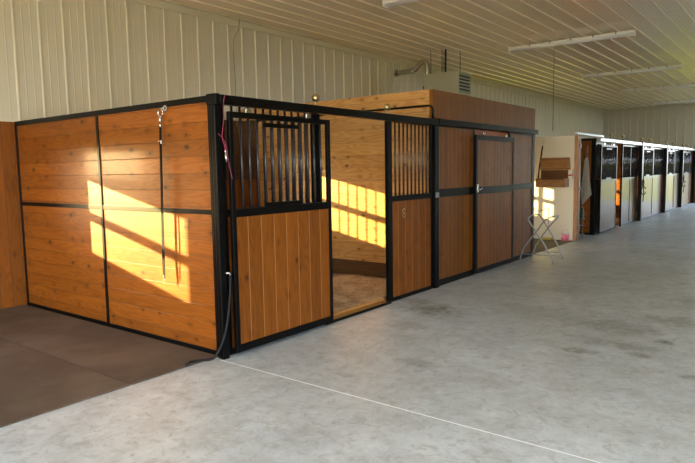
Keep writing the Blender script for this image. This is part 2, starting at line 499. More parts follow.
WINS = [(-1.85, -0.91), (1.85, 2.79), (8.20, 9.14), (14.0, 14.94), (17.7, 18.64), (21.0, 21.94)]
WZ = (1.16, 1.95)
RN_WINS = [(1.5, 4.2)]
def wall_with_holes(mb, x0, x1, y0, y1, z0, z1, holes, hz, fr=0.05):
    y = y0
    for a, b in sorted(holes):
        if a < y0 or b > y1: continue
        mb.box(x0, x1, y, a - fr, z0, z1)
        mb.box(x0, x1, a - fr, b + fr, z0, hz[0] - fr)
        mb.box(x0, x1, a - fr, b + fr, hz[1] + fr, z1)
        y = b + fr
    mb.box(x0, x1, y, y1, z0, z1)
def ribbed(mb, org, along, up, out, length, height, pitch=0.3125, phase=0.0, h=0.019, minor=True, rw=0.020, mh=0.0016):
    """sheet-metal skin: profile across 'along', swept along 'up', ribs towards 'out'"""
    org, A, U, O = Vector(org), Vector(along), Vector(up), Vector(out)
    prof = [(0, 0)]
    k = math.floor(-phase / pitch)
    while True:
        c = phase + k * pitch; k += 1
        if c > length + pitch: break
        for (d, hh) in ((-rw, 0), (-rw*0.45, h), (rw*0.45, h), (rw, 0)):
            if 0 < c + d < length: prof.append((c + d, hh))
        if minor:
            for q_ in ((1/3, 2/3) if mh < 0.002 else (0.2, 0.4, 0.6, 0.8)):
                for (d, hh) in ((-0.010, 0), (-0.004, mh), (0.004, mh), (0.010, 0)):
                    p_ = c + q_ * pitch + d
                    if 0 < p_ < length: prof.append((p_, hh))
    prof.append((length, 0))
    prof.sort()
    lo = [mb.bm.verts.new(org + A * p + O * hh) for p, hh in prof]
    hi = [mb.bm.verts.new(org + A * p + O * hh + U * height) for p, hh in prof]
    for i in range(len(prof) - 1):
        mb.bm.faces.new((lo[i], lo[i+1], hi[i+1], hi[i]))

# west wall: timber lined below, ribbed steel above
wl = MB(); wall_with_holes(wl, XL-0.16, XL, YN, YF+0.1, 0, 2.29, WINS, WZ)
wl_o = struct(wl, 'wall_left', M['lining'])
wm = MB(); wm.box(XL-0.16, XL-0.02, YN, YF+0.1, 2.29, CZ+0.1)
wm.bm.verts.ensure_lookup_table()
ribbed(wm, (XL-0.015, YN, 2.25), (0,1,0), (0,0,1), (1,0,0), YF-YN, CZ-2.25, phase=0.1 - YN + 0.0)
wmo = struct(wm, 'wall_left_upper', M['wall_metal'])
# east wall, its side opening and eave strip added for light
EAVE = (3.3, 4.0)                 # unseen glazed strip under the east eave, added to brighten the ceiling
we = MB()
for y0_, y1_, z0_ in ((YN, -7.0, 0), (-7.0, -1.5, SIDE_H), (-1.5, 10.0, 0), (10.0, YF+0.1, 0)):
    we.box(XR+0.02, XR+0.15, y0_, y1_, z0_, CZ+0.1) if y0_ < 9 else we.box(XR+0.02, XR+0.15, y0_, y1_, z0_, EAVE[0])
    ribbed(we, (XR, y0_, z0_), (0,1,0), (0,0,1), (-1,0,0), y1_-y0_, (CZ if y0_ < 9 else EAVE[0])-z0_)
for y0_, y1_ in ((10.0, YF+0.1),):
    we.box(XR, XR+0.15, y0_, y1_, EAVE[1], CZ+0.1)
    r = MB().box(XR+0.06, XR+0.066, y0_, y1_, EAVE[0], EAVE[1]).build('window_7', M['glass'], None, 'structure')  # added eave glazing, out of view
struct(we, 'wall_right', M['wall_metal'])
# far end wall with its big door opening
wf = MB()
for a, b, z0, z1 in ((XL-0.1, FAR_DOOR[0], 0, CZ+0.1), (FAR_DOOR[1], XR+0.1, 0, CZ+0.1), (FAR_DOOR[0], FAR_DOOR[1], FAR_DOOR[2], CZ+0.1)):
    wf.box(a, b, YF+0.02, YF+0.15, z0, z1)
    ribbed(wf, (a, YF, z0), (1,0,0), (0,0,1), (0,-1,0), b-a, z1-z0-0.1 if z1 > CZ else z1-z0)
struct(wf, 'wall_far', M['wall_metal'])
# near wall behind the photographer, big door open
wn_ = MB()
for a, b, z0, z1 in ((XL-0.1, NEAR_DOOR[0], 0, CZ+0.1), (NEAR_DOOR[1], XR+0.1, 0, CZ+0.1), (NEAR_DOOR[0], NEAR_DOOR[1], NEAR_DOOR[2], CZ+0.1)):
    wn_.box(a, b, YN-0.15, YN-0.02, z0, z1)
    ribbed(wn_, (a, YN, z0), (1,0,0), (0,0,1), (0,1,0), b-a, z1-z0-0.1 if z1 > CZ else z1-z0)
struct(wn_, 'wall_near', M['wall_metal'])
# ceiling
ce = MB(); ce.box(XL-0.16, XR+0.16, YN-0.15, YF+0.15, CZ+0.02, CZ+0.15)
ribbed(ce, (XL, YN, CZ), (1,0,0), (0,1,0), (0,0,-1), XR-XL, YF-YN, phase=0.0375, h=0.020, rw=0.015, mh=0.0026)
struct(ce, 'ceiling', M['ceil_metal'])
struct(MB().box(XL, XL+0.03, YN, YF, CZ-0.13, CZ-0.015, 0.004).box(XL, XL+0.075, YN, YF, CZ-0.03, CZ-0.018), 'trim_1', M['wall_metal'])
struct(MB().box(XL+0.08, XR, YF-0.03, YF, CZ-0.10, CZ-0.021), 'trim_2', M['wall_metal'])
for i, yy in enumerate((-2.6, 1.1, 4.75, 8.4, 12.1, 15.8, 19.4, 23.0)):
    struct(MB().box(XL, XR, yy-0.012, yy+0.012, CZ-0.0035, CZ+0.002), 'trim_%d' % (i+3), M['ceil_metal'])

for i, (a, b) in enumerate(WINS):
    r = bpy.data.objects.new('window_%d' % (i+1), None); r.location = (XL-0.05, (a+b)/2, WZ[0]-0.05)
    COL.objects.link(r); r['kind'] = 'structure'; r['_w'] = tuple(r.location)
    f = MB()
    x0, x1 = XL-0.08, XL-0.01
    f.box(x0, x1, a-0.05, a, WZ[0]-0.05, WZ[1]+0.05, 0.003).box(x0, x1, b, b+0.05, WZ[0]-0.05, WZ[1]+0.05, 0.003)
    f.box(x0, x1, a, b, WZ[0]-0.05, WZ[0], 0.003).box(x0, x1, a, b, WZ[1], WZ[1]+0.05, 0.003)
    f.box(x0, x1, a, b, 1.515, 1.60, 0.003)
    if i == 2: f.box(x0, x1, a+0.15, a+0.19, WZ[0], WZ[1], 0.003)
    f.build('window_frame', M['white_frame'], r)
    MB().box(XL-0.055, XL-0.051, a-0.01, b+0.01, WZ[0]-0.01, WZ[1]+0.01).build('pane', M['glass'], r)
    if i not in (0, 2):
        g = MB()
        n = 9
        for k in range(1, n+1):
            yy = a + (b-a) * k/(n+1)
            g.tube([(XL+0.015, yy, WZ[0]-0.06), (XL+0.015, yy, WZ[1]+0.06)], 0.010, 8)
        g.box(XL+0.002, XL+0.028, a-0.02, b+0.02, WZ[0]-0.09, WZ[0]-0.05).box(XL+0.002, XL+0.028, a-0.02, b+0.02, WZ[1]+0.05, WZ[1]+0.09)
        g.build('window_grille', M['black'], r)

# ---------------------------------------------------------------- stall pieces
def side_partition(y, label, x0=-3.69, x1=-0.07, mat=M['panel_wood'], th=0.04, posts=(-1.83,), name='stall_partition', group=None, back_mat=None):
    """board partition across the building in a black steel frame; front face at y"""
    r = thing(name, label, 'stall partition', ((x0+x1)/2, y+0.02, 0), group)
    f = MB()
    ya, yb = y, y+th
    f.box(x0, x0+0.045, ya, yb, 0, 2.29, 0.003).box(x1, x1+0.045, ya, yb, 0, 2.29, 0.003)
    f.box(x0+0.045, x1, ya, yb, 2.235, 2.29, 0.003).box(x0+0.045, x1, ya, yb, 0.0, 0.05, 0.003)
    f.build('frame', M['black'], r)
    mr = MB().box(x0+0.045, x1, ya, yb, 1.265, 1.31, 0.003); mr.build('middle_rail', M['black'], r)
    xs = [x0+0.045] + list(posts) + [x1]
    for p in posts:
        MB().box(p-0.02, p+0.02, ya-0.004, yb+0.004, 0.05, 2.235, 0.003).build('upright', M['black'], r)
    for (z0, z1) in ((0.05, 1.265), (1.31, 2.235)):
        for a, b in zip(xs, xs[1:]):
            MB().box(a+(0.02 if a in posts else 0)-0.001, b-(0.02 if b in posts else 0)+0.001, ya+0.008, yb-0.006, z0, z1).build('boards', mat, r)
    return r

def hatch_bits(r, x, yc, zt, zb, w=0.48):
    MB().box(x+0.012, x+0.032, yc-w/2, yc+w/2, zt-0.02, zt+0.02, 0.002).build('hatch_bar', M['black'], r)
    MB().box(x+0.012, x+0.032, yc-w/2, yc+w/2, zb-0.005, zb+0.04, 0.002).build('hatch_bar', M['black'], r)

def front_unit(name, label, cat, x, y0, y1, z0, z1, low, up=None, th=0.036, stile=0.045, top=0.05, bottom=0.06, mid=(1.24, 1.31),
               hatch=False, rollers=(), group=None, divider=None, spacing=0.1, bar_r=0.012, pull=None, bars_as_parts=True, roller_mat=None):
    """a framed front: boards below the middle rail, boards or round bars above; x is its back face"""
    r = thing(name, label, cat, (x+th/2, (y0+y1)/2, z0), group)
    xa, xb = x, x+th
    f = MB()
    f.box(xa, xb, y0, y0+stile, z0, z1, 0.003).box(xa, xb, y1-stile, y1, z0, z1, 0.003)
    f.box(xa, xb, y0+stile, y1-stile, z1-top, z1, 0.003).box(xa, xb, y0+stile, y1-stile, z0, z0+bottom, 0.003)
    f.build('frame', M['black'], r)
    MB().box(xa, xb, y0+stile, y1-stile, mid[0], mid[1], 0.003).build('middle_rail', M['black'], r)
    if divider:
        MB().box(xa-0.002, xb+0.002, divider-0.02, divider+0.02, z0+bottom, z1-top, 0.003).build('divider', M['black'], r)
    MB().box(xa+0.008, xb-0.008, y0+stile-0.001, y1-stile+0.001, z0+bottom-0.001, mid[0]+0.001).build('lower_boards', low, r)
    if up is not None:
        MB().box(xa+0.008, xb-0.008, y0+stile-0.001, y1-stile+0.001, mid[1]-0.001, z1-top+0.001).build('upper_boards', up, r)
    else:
        n = max(2, round((y1-y0-2*stile)/spacing))
        xc = (xa+xb)/2
        if bars_as_parts:
            bar0 = None
            for k in range(1, n):
                yy = y0+stile + (y1-y0-2*stile)*k/n
                if bar0 is None:
                    bar0 = MB().tube([(xc, yy, mid[1]-0.01), (xc, yy, z1-top+0.01)], bar_r, 10).build('grille_bar', M['bar_metal'], r)
                    y_first = yy
                else:
                    c = bar0.copy(); COL.objects.link(c); c.parent = r; c.location.y = bar0.location.y + (yy - y_first)
    if hatch:
        yc = (y0+y1)/2 - 0.03
        hatch_bits(r, x, yc, z1-top-0.045, mid[1])
    for ry in rollers:
        ro = MB()
        ro.box(xa+0.009, xb-0.009, ry-0.035, ry+0.035, z1-0.001, z1+0.042, 0.002)
        ro.tube([(xa+0.006, ry-0.012, z1+0.024), (xb-0.006, ry-0.012, z1+0.024)], 0.018, 14)
        ro.build('roller', roller_mat or M['chrome'], r)
    if pull:
        py, pz = pull
        h = MB().box(xb, xb+0.012, py-0.02, py+0.02, pz-0.06, pz+0.06, 0.002)
        h.tube([(xb+0.01, py-0.0, pz-0.02), (xb+0.045, py, pz-0.02), (xb+0.05, py+0.06, pz+0.0)], 0.008, 8)
        h.build('latch', M['chrome'], r)
    return r

def ball_post(label, x, y, top=2.29, s=0.05, group=None, ball=True, name='stall_post', mat=None, z0=0.0):
    r = thing(name, label, 'post', (x, y, 0), group)
    MB().box(x-s/2, x+s/2, y-s/2, y+s/2, z0, top, 0.003).build('upright', M['black'], r)
    if ball:
        g = MB()
        R_ = 0.042
        prof = [(0.016, 0.0), (0.016, 0.008), (0.009, 0.014), (0.009, 0.034), (0.014, 0.040)]
        for k in range(1, 12):
            a = -math.pi/2 + math.pi*k/12
            prof.append((R_*math.cos(a)*0.98 + 0.001, 0.04 + R_ + R_*math.sin(a)))
        prof.append((0.002, 0.04+2*R_))
        g.lathe(prof, (x, y, top + 0.001), 20)
        g.build('ball_finial', M['brass'], r)
    return r

def header(label, x0, x1, y0, y1, z0, z1, name='header_rail', group=None, mat=None):
    m = MB().box(x0, x1, y0, y1, z0, z1, 0.004)
    o = m.build(name, mat or M['black'])
    return tag(o, label, 'rail', group)

# ---- near stall -------------------------------------------------
side_partition(0.0, 'long side partition of amber boards in black frame, beside the rubber mat, lit by evening sun')
cp = thing('corner_post', 'black corner post where the sunlit side partition meets the grilled stall front', 'post', (0.0, 0.0, 0))
MB().box(-0.022, 0.020, -0.028, 0.052, 0, 2.292, 0.006).build('upright', M['black'], cp)
MB().box(0.0215, 0.072, -0.040, 0.030, 0, 2.200, 0.006).build('upright', M['black'], cp)
MB().box(-0.026, 0.10, -0.044, -0.002, 2.2015, 2.292, 0.003).build('cap_plate', M['black'], cp)
f1 = front_unit('stall_front_panel', 'fixed stall front behind the slid-open grilled door, bars above and boards below', 'stall front',
           -0.02, 0.07, 1.32, 0.0, 2.275, M['front_wood'], th=0.036)
d1 = front_unit('sliding_door', 'sliding stall door with black bar grille over amber boards, nearest the mat', 'door',
           0.075, 0.085, 1.44, 0.035, 2.15, M['front_wood'], hatch=True, rollers=(0.32, 1.12), bottom=0.07)
f3 = front_unit('stall_front_panel', 'narrow fixed stall front right of the open doorway, bars above and boards below', 'stall front',
           -0.02, 2.69, 3.72, 0.0, 2.25, M['front_wood'], th=0.036, spacing=0.094, bottom=0.05)
# little brass number hook on its boards
MB().tube(arc((0.026, 2.98, 1.115), 0.028, 0, 300, 12, (0,1,0), (0,0,1)) , 0.004, 6).tube(arc((0.026, 2.98, 1.06), 0.028, 60, -240, 12, (0,1,0), (0,0,1)), 0.004, 6).build('brass_hook', M['brass'], f3)
ball_post('black post with brass ball, left jamb of the open stall doorway', 0.0, 1.35, 2.29, 0.055, group=None)
ball_post('black post with brass ball, right jamb of the open stall doorway', 0.0, 2.66, 2.29, 0.05, group=None)
header('black door track running above the near stall, over the open doorway', 0.03, 0.105, 0.0, 3.735, 2.205, 2.285, name='door_track')
th_ = MB().box(-0.04, 0.06, 1.38, 2.635, 0, 0.035, 0.004)
tag(th_.build('threshold_channel', M['black']), 'black steel sill across the open doorway of the near stall', 'sill')
tag(MB().box(-0.10, -0.045, 1.38, 2.635, 0, 0.045, 0.004).build('wooden_sill', M['pine']), 'pale wooden sill board behind the black threshold of the open doorway', 'sill')
# end post of the near stall with its latch box and the bent pipe
r = ball_post('thick black post between the near stall and the dark brown tack room', 0.0, 3.79, 2.29, 0.10, ball=False)
MB().box(0.05, 0.075, 3.735, 3.795, 1.245, 1.315, 0.003).build('latch_box', M['galv_dull'], r)
bp = MB()
pts = [(0.085, 3.70, 1.32), (0.085, 3.70, 2.0), (0.03, 3.70, 2.30), (0.03, 3.70, 2.40)] + [Vector(p) for p in arc((-0.04, 3.70, 2.405), 0.07, 0, 90, 8, (1,0,0), (0,0,1))] + [(-0.4, 3.70, 2.475), (-3.70, 3.70, 2.475)]
bp.tube(pts[2:], 0.014, 10)
tag(bp.build('bent_pipe', M['black']), 'thin black pipe bending over the top of the pine wall behind the stall', 'pipe')

# pine wall between the near stall and the tack room
pw = thing('pine_partition', 'tall pale pine board wall inside the open stall, barred sunlight on it', 'partition', (-1.87, 3.80, 0))
MB().box(XL+0.005, -0.055, 3.755, 3.85, 0.0, 2.69).build('boards', M['pine'], pw)
MB().box(XL+0.01, -0.12, 3.735, 3.753, 0.0, 0.28, 0.002).build('kick_board', M['dark_board'], pw)

cb = thing('corner_panel', 'dark and orange panel in the back corner, glimpsed through the nearest door grille', 'wall panel', (-3.54, 3.74, 0.9))  # dark upper and side pieces, orange lower piece
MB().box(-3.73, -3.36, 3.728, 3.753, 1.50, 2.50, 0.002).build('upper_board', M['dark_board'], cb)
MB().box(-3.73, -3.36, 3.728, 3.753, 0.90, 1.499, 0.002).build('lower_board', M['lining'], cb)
MB().box(-3.739, -3.715, 3.10, 3.727, 1.50, 2.50, 0.002).build('side_panel', M['dark_board'], cb)

# bedding in the near stall
def bedding(name, x0, x1, y0, y1, label):
    mb = MB(); nx, ny = 40, 40
    g = [[None]*(ny+1) for _ in range(nx+1)]
    for i in range(nx+1):
        for j in range(ny+1):
            x = x0+(x1-x0)*i/nx; y = y0+(y1-y0)*j/ny
            h = 0.02 + 0.05*max(0, 1-abs(x-x0)/1.2) + 0.05*max(0, 1-abs(y-y1)/0.8)
            h += 0.014*math.sin(x*7.3+y*3.1)+0.012*math.sin(y*9.7-x*4.1)+random.uniform(-0.006, 0.006)
            h = max(h, 0.006)
            g[i][j] = mb.bm.verts.new((x, y, h))
    for i in range(nx):
        for j in range(ny):
            f = mb.bm.faces.new((g[i][j], g[i+1][j], g[i+1][j+1], g[i][j+1])); f.smooth = True
    # skirt down to the slab
    ring = [g[i][0] for i in range(nx+1)] + [g[nx][j] for j in range(1, ny+1)] + [g[i][ny] for i in range(nx-1, -1, -1)] + [g[0][j] for j in range(ny-1, 0, -1)]
    low = [mb.bm.verts.new((v.co.x, v.co.y, 0.0)) for v in ring]
    for k in range(len(ring)):
        mb.bm.faces.new((ring[k], low[k], low[(k+1) % len(ring)], ring[(k+1) % len(ring)]))
    o = mb.build(name, M['dirt'])
    o['kind'] = 'stuff'
    return tag(o, label, 'bedding')
bedding('shavings_bedding', XL+0.01, -0.12, 0.08, 3.73, 'trodden tan shavings covering the floor inside the near open stall')

# ---- tack room ---------------------------------------------------
TX = 0.0
front_unit('tack_room_panel', 'fixed dark brown board panel left of the tack room sliding door', 'wall panel', -0.03, 3.86, 5.02, 0.0, 2.225,
           M['tack_wood'], M['tack_wood'], stile=0.05, top=0.02, mid=(1.24, 1.355), bottom=0.09)
front_unit('tack_room_door', 'dark brown sliding door of the tack room, lower than its track', 'door', 0.03, 4.95, 6.40, 0.03, 2.13,
           M['tack_wood'], M['tack_wood'], stile=0.06, top=0.075, mid=(1.235, 1.35), bottom=0.07, rollers=(5.25, 6.1), pull=(4.99, 1.33), roller_mat=M['chrome'])
front_unit('tack_room_panel', 'fixed dark brown board panel right of the tack room door, beside the folding rack', 'wall panel', -0.03, 6.34, 7.42, 0.0, 2.225,
           M['tack_wood'], M['tack_wood'], stile=0.04, top=0.03, mid=(1.25, 1.35), bottom=0.09)
tag(MB().box(-0.06, -0.035, 4.98, 6.40, 0.0, 2.22).build('door_backing_board', M['red_board']), 'orange red boards showing in the slot above the tack room door', 'board')
ball_post('black end post at the far corner of the tack room', -0.03, 7.46, 2.30, 0.075, ball=False)
header('black door track above the dark brown tack room front', 0.012, 0.062, 3.845, 7.50, 2.225, 2.305, name='door_track')
lf = thing('storage_loft', 'boxed loft of narrow brown strips on top of the tack room', 'loft', (-1.8, 5.63, 2.31))
MB().box(-0.05, 0.0, 3.755, 7.50, 2.312, 2.69, 0.003).build('strip_cladding', M['strip'], lf)
MB().box(XL+0.01, -0.052, 3.855, 7.43, 2.60, 2.66).build('loft_floor', M['pine'], lf)
tag(MB().box(XL+0.01, -0.05, 7.505, 7.54, 0.0, 2.69).build('tack_room_end_wall', M['pine']), 'end wall of the tack room facing the alcove', 'wall panel')

# ---- alcove -------------------------------------------------------
wp = thing('white_partition', 'cream painted board wall across the alcove with sun patches', 'partition', (-1.85, 10.05, 0))
MB().box(XL+0.005, -0.05, 10.02, 10.12, 0.0, 2.30).build('painted_board', M['white_panel'], wp)
MB().box(-0.05, 0.02, 9.99, 10.22, 0.0, 2.30, 0.004).build('corner_board', M['trim_wood'], wp)
MB().tube([(0.035, 10.12, 0.0), (0.035, 10.12, 2.22)], 0.012, 8).build('hinge_pipe', M['galv'], wp)
for zz in (2.08, 1.15, 0.3):
    MB().box(0.02, 0.05, 10.08, 10.16, zz-0.04, zz+0.04, 0.003).build('hinge_bracket', M['galv_dull'], wp)
hd = header('silver grey door track bridging the cream wall and the far stalls', 0.0, 0.07, 9.80, 11.85, 2.31, 2.36, name='door_track', mat=M['brushed'])
tag(MB().box(-3.7, -0.03, 7.55, 10.0, 0.0, 0.012, 0.003).build('rubber_mat', M['mat_tan']), 'dusty tan mat on the alcove floor before the cream wall', 'mat')

# hinged oak box on the cream wall, lid propped open by a strap
bx = thing('wooden_wall_box', 'open brown wooden box with raised lid fixed to the cream wall', 'box', (-0.45, 9.93, 1.19))
ox0, ox1 = -0.80, -0.16
MB().box(ox0, ox1, 9.72, 9.745, 1.19, 1.36, 0.003).build('front_board', M['oak'], bx)
b_ = MB()
for xx in (ox0, ox1-0.022):
    b_.box(xx, xx+0.022, 9.746, 10.015, 1.19, 1.38, 0.002)
b_.box(ox0+0.022, ox1-0.022, 9.746, 10.015, 1.19, 1.21, 0.001)
b_.build('tray', M['oak'], bx)
MB().box(ox0+0.022, ox1-0.022, 9.996, 10.016, 1.212, 1.56, 0.001).build('back_board', M['dark_board'], bx)
ld = MB()
ld.strip([(-0.455, 9.99, 1.565), (-0.455, 9.93, 1.83)], (0.66, 0, 0), (0, 0.022, 0.004))
ld.build('lid', M['oak'], bx)
MB().strip([(-0.805, 9.90, 1.37), (-0.795, 9.93, 1.60), (-0.745, 9.98, 2.10)], (0.03, 0, 0), (0, 0.004, 0)).build('strap', M['leather'], bx)
MB().tube(arc((-0.73, 10.0, 2.20), 0.03, 0, 360, 14, (1,0,0), (0,0,1)), 0.004, 6).tube([(-0.742, 9.985, 2.10), (-0.735, 9.995, 2.17)], 0.006, 6).build('wall_hook', M['chrome'], bx)
rc = thing('wall_clip', 'small red handled clip on the cream wall beside the wooden box', 'clip', (-0.10, 10.0, 1.42))
MB().tube([(-0.17, 9.96, 1.44), (-0.07, 9.96, 1.45)], 0.016, 8).build('handle', M['red_plastic'], rc)
MB().box(-0.09, -0.055, 9.975, 10.018, 1.37, 1.57, 0.003).build('bracket', M['galv'], rc)

# jug and sponge on the floor by the cream wall
jg = thing('plastic_jug', 'plastic jug half full of pink liquid on floor by the cream wall', 'jug', (-0.18, 9.90, 0.012))
MB().lathe([(0.060, 0.0), (0.075, 0.008), (0.078, 0.07), (0.078, 0.135)], (-0.18, 9.90, 0.013), 20).build('lower_body', M['pink_liquid'], jg)
MB().lathe([(0.078, 0.0), (0.077, 0.03), (0.060, 0.075), (0.026, 0.10), (0.022, 0.12), (0.028, 0.122), (0.028, 0.142), (0.02, 0.145)], (-0.18, 9.90, 0.1485), 20).build('upper_body', M['jug'], jg)
MB().tube([(-0.255, 9.90, 0.17)] + arc((-0.225, 9.90, 0.21), 0.045, 230, 60, 8, (1,0,0), (0,0,1)), 0.009, 8).build('handle', M['jug'], jg)
sg = MB().box(-0.70, -0.47, 9.86, 9.97, 0.0125, 0.06, 0.015)
tag(sg.build('sponge', M['sponge']), 'flat yellow sponge on the mat left of the pink jug', 'sponge')

# folding saddle rack standing in front of the alcove
rk = thing('folding_rack', 'folding grey tubular steel rack with crossed legs standing by the tack room', 'rack', (0.36, 6.95, 0))
legs = [[(0.23, 6.68, 0.77), (0.22, 6.68, 0.72), (0.35, 6.68, 0.53), (0.52, 6.68, 0.28), (0.65, 6.67, 0.0)],
        [(0.56, 6.70, 0.77), (0.47, 6.70, 0.70), (0.35, 6.70, 0.53), (0.14, 6.70, 0.24), (0.06, 6.70, 0.0)],
        [(0.17, 7.22, 0.78), (0.22, 7.22, 0.76), (0.37, 7.22, 0.54), (0.54, 7.22, 0.26), (0.65, 7.22, 0.0)],
        [(0.55, 7.20, 0.77), (0.52, 7.20, 0.72), (0.37, 7.20, 0.54), (0.17, 7.20, 0.24), (0.08, 7.20, 0.0)]]
def smooth_pts(pts, n=6):
    pts = [Vector(p) for p in pts]; out = []
    P_ = [pts[0]*2 - pts[1]] + pts + [pts[-1]*2 - pts[-2]]
    for i in range(1, len(P_)-2):
        p0, p1, p2, p3 = P_[i-1:i+3]
        for k in range(n):
            t = k/n
            out.append(0.5*((2*p1) + (p2-p0)*t + (2*p0-5*p1+4*p2-p3)*t*t + (3*p1-p0-3*p2+p3)*t**3))
    out.append(pts[-1]); return out
for lg in legs:
    MB().tube(smooth_pts(lg), 0.0125, 10).build('leg', M['galv_dull'], rk)
MB().tube([(0.23, 6.68, 0.775), (0.19, 6.95, 0.80), (0.17, 7.22, 0.785)], 0.0125, 10).build('top_rail', M['galv_dull'], rk)
MB().tube([(0.56, 6.70, 0.775), (0.57, 6.95, 0.785), (0.55, 7.20, 0.775)], 0.0125, 10).build('top_rail', M['galv_dull'], rk)
MB().tube([(0.11, 6.70, 0.13), (0.58, 6.68, 0.13)], 0.0095, 8).build('stretcher', M['galv_dull'], rk)
MB().tube([(0.13, 7.20, 0.12), (0.60, 7.22, 0.12)], 0.0095, 8).build('stretcher', M['galv_dull'], rk)
MB().tube([(0.60, 6.68, 0.12), (0.60, 7.22, 0.12)], 0.0095, 8).build('stretcher', M['galv_dull'], rk)
MB().tube(smooth_pts([(0.37, 7.22, 0.55), (0.36, 7.26, 0.86), (0.33, 7.27, 0.905), (0.28, 7.27, 0.87), (0.16, 7.26, 0.84), (0.10, 7.26, 0.88), (0.08, 7.26, 0.97)]), 0.008, 8).build('hoop', M['galv_dull'], rk)

# ---- far stalls -----------------------------------------------------
side_partition(11.42, 'amber board partition with towel hanging, seen past the cream wall', x1=-0.10, posts=(-1.85,))
ball_post('black corner post of the far stalls beside the hanging towel', -0.03, 11.44, 2.29, 0.075, ball=False)
tw = MB()
def cloth(mb, prof, y, folds=4, depth=0.035, nx=22):
    """prof: list of (z, xleft, xright) from the top down"""
    rows = []
    for i, (z, a, b) in enumerate(prof):
        row = []
        for k in range(nx+1):
            t = k/nx
            x = a+(b-a)*t
            row.append(mb.bm.verts.new((x, y - 0.012 - depth*(0.5+0.5*math.sin(t*folds*2*math.pi + i*0.35))*(0.4+0.6*min(1, i/4)), z + 0.01*math.sin(t*9))))
        rows.append(row)
    for r0, r1 in zip(rows, rows[1:]):
        for k in range(nx):
            f = mb.bm.faces.new((r0[k], r0[k+1], r1[k+1], r1[k])); f.smooth = True
prof = [(1.83, -0.215, -0.165), (1.76, -0.24, -0.15), (1.62, -0.25, -0.13), (1.45, -0.265, -0.115), (1.28, -0.28, -0.10), (1.10, -0.29, -0.07), (0.96, -0.295, -0.05), (0.88, -0.29, -0.12), (0.80, -0.285, -0.19), (0.72, -0.28, -0.245)]
cloth(tw, prof, 11.41, 3, 0.045)
two = tw.build('towel', M['towel'])
sm_ = two.modifiers.new('thickness', 'SOLIDIFY'); sm_.thickness = 0.006; sm_.offset = 0
tag(two, 'grey beige towel hanging on the amber partition of the far stalls', 'towel')
hk = thing('chain_hook', 'bright snap hook and chain above the hanging towel', 'hook', (-0.19, 11.40, 1.84))
for k in range(6):
    ax = ((1,0,0), (0,0,1)) if k % 2 == 0 else ((0,1,0), (0,0,1))
    MB().tube(arc((-0.19+0.003*k, 11.395, 1.87+0.045*k), 0.022 if k else 0.028, 0, 360, 10, *ax), 0.0045, 6).build('link', M['chrome'], hk)
MB().tube([(-0.175, 11.395, 2.12), (-0.175, 11.42, 2.15)], 0.006, 6).build('eye_screw', M['chrome'], hk)

ct = thing('wire_caddy', 'small wire rack holding a dark bottle beside the cream wall corner', 'rack', (-0.05, 10.6, 0))
cm = MB()
for xx in (-0.08, 0.0):
    cm.tube([(xx, 10.55, 0.0), (xx, 10.55, 0.72)], 0.006, 6)
for zz in (0.10, 0.30, 0.45):
    cm.tube([(-0.08, 10.55, zz), (0.0, 10.55, zz)], 0.006, 6)
    cm.tube(arc((-0.04, 10.61, zz), 0.06, 0, 360, 14, (1,0,0), (0,1,0)), 0.005, 6)
cm.build('wire_frame', M['galv_dull'], ct)
bo = thing('dark_bottle', 'dark green bottle standing in the small wire rack', 'bottle', (-0.04, 10.61, 0.45))
MB().lathe([(0.04, 0), (0.045, 0.01), (0.045, 0.16), (0.03, 0.20), (0.014, 0.22), (0.014, 0.25)], (-0.04, 10.61, 0.455), 16).build('body', M['bottle_green'], bo)
MB().lathe([(0.017, 0), (0.017, 0.03)], (-0.04, 10.61, 0.706), 12).build('cap', M['galv_dull'], bo)

FG = None
def far_stall(word, s, e, yd0, yd1, yo, divs, b0, b1):
    """s..e stall; door yd0..yd1 slid on the track; opening yd1..yo; fixed panel yo..e"""
    front_unit('stall_front_panel', 'fixed front behind slid door, %s' % word, 'stall front', -0.04, s+0.05, yd1-0.12, 0.0, 2.20, M['far_wood'], stile=0.04, bar_r=0.0125)
    front_unit('sliding_door', 'black framed sliding door with grille, %s' % word, 'door', 0.055, yd0, yd1, 0.03, 2.14, M['far_wood'], hatch=True, rollers=(yd0+0.3, yd1-0.3), bottom=0.06, bar_r=0.0125)
    front_unit('stall_front_panel', 'fixed grilled panel beyond the door, %s' % word, 'stall front', -0.04, yo, e-0.05, 0.0, 2.20, M['far_wood'], stile=0.04, divider=divs, bar_r=0.0125)
    ball_post('post with brass ball, near jamb of %s' % word, 0.021, b0, 2.33, 0.034)
    ball_post('post with brass ball, far jamb of %s' % word, 0.021, b1, 2.33, 0.034)
    header('pale grey door track along the %s' % word, 0.04, 0.10, s-0.03, e-0.06, 2.21, 2.29, name='door_track', mat=M['brushed'])
    ball_post('thick black post ending the %s' % word, 0.06, e, 2.32, 0.11, ball=False)
fs = [('nearest of the far stalls', 11.49, 15.84, 11.58, 13.03, 13.95, 14.9, 12.60, 13.83),
      ('second of the far stalls', 15.95, 19.55, 16.02, 17.43, 17.5, 17.95, 15.98, 17.16),
      ('third of the far stalls', 19.66, 22.75, 19.75, 21.05, 21.1, 21.75, 19.72, 20.96),
      ('most distant of the far stalls', 22.86, 25.75, 22.95, 24.5, 24.6, 25.1, 23.08, 24.19)]
for a in fs: far_stall(*a)
for y_, w_ in ((15.89, 'first and second'), (19.6, 'second and third'), (22.8, 'third and last')):
    p_ = thing('stall_partition', 'board partition between the %s of the far stalls' % w_, 'stall partition', (-1.87, y_, 0))
    MB().box(XL+0.01, -0.05, y_-0.02, y_+0.02, 0.0, 2.28).build('boards', M['panel_wood'], p_)

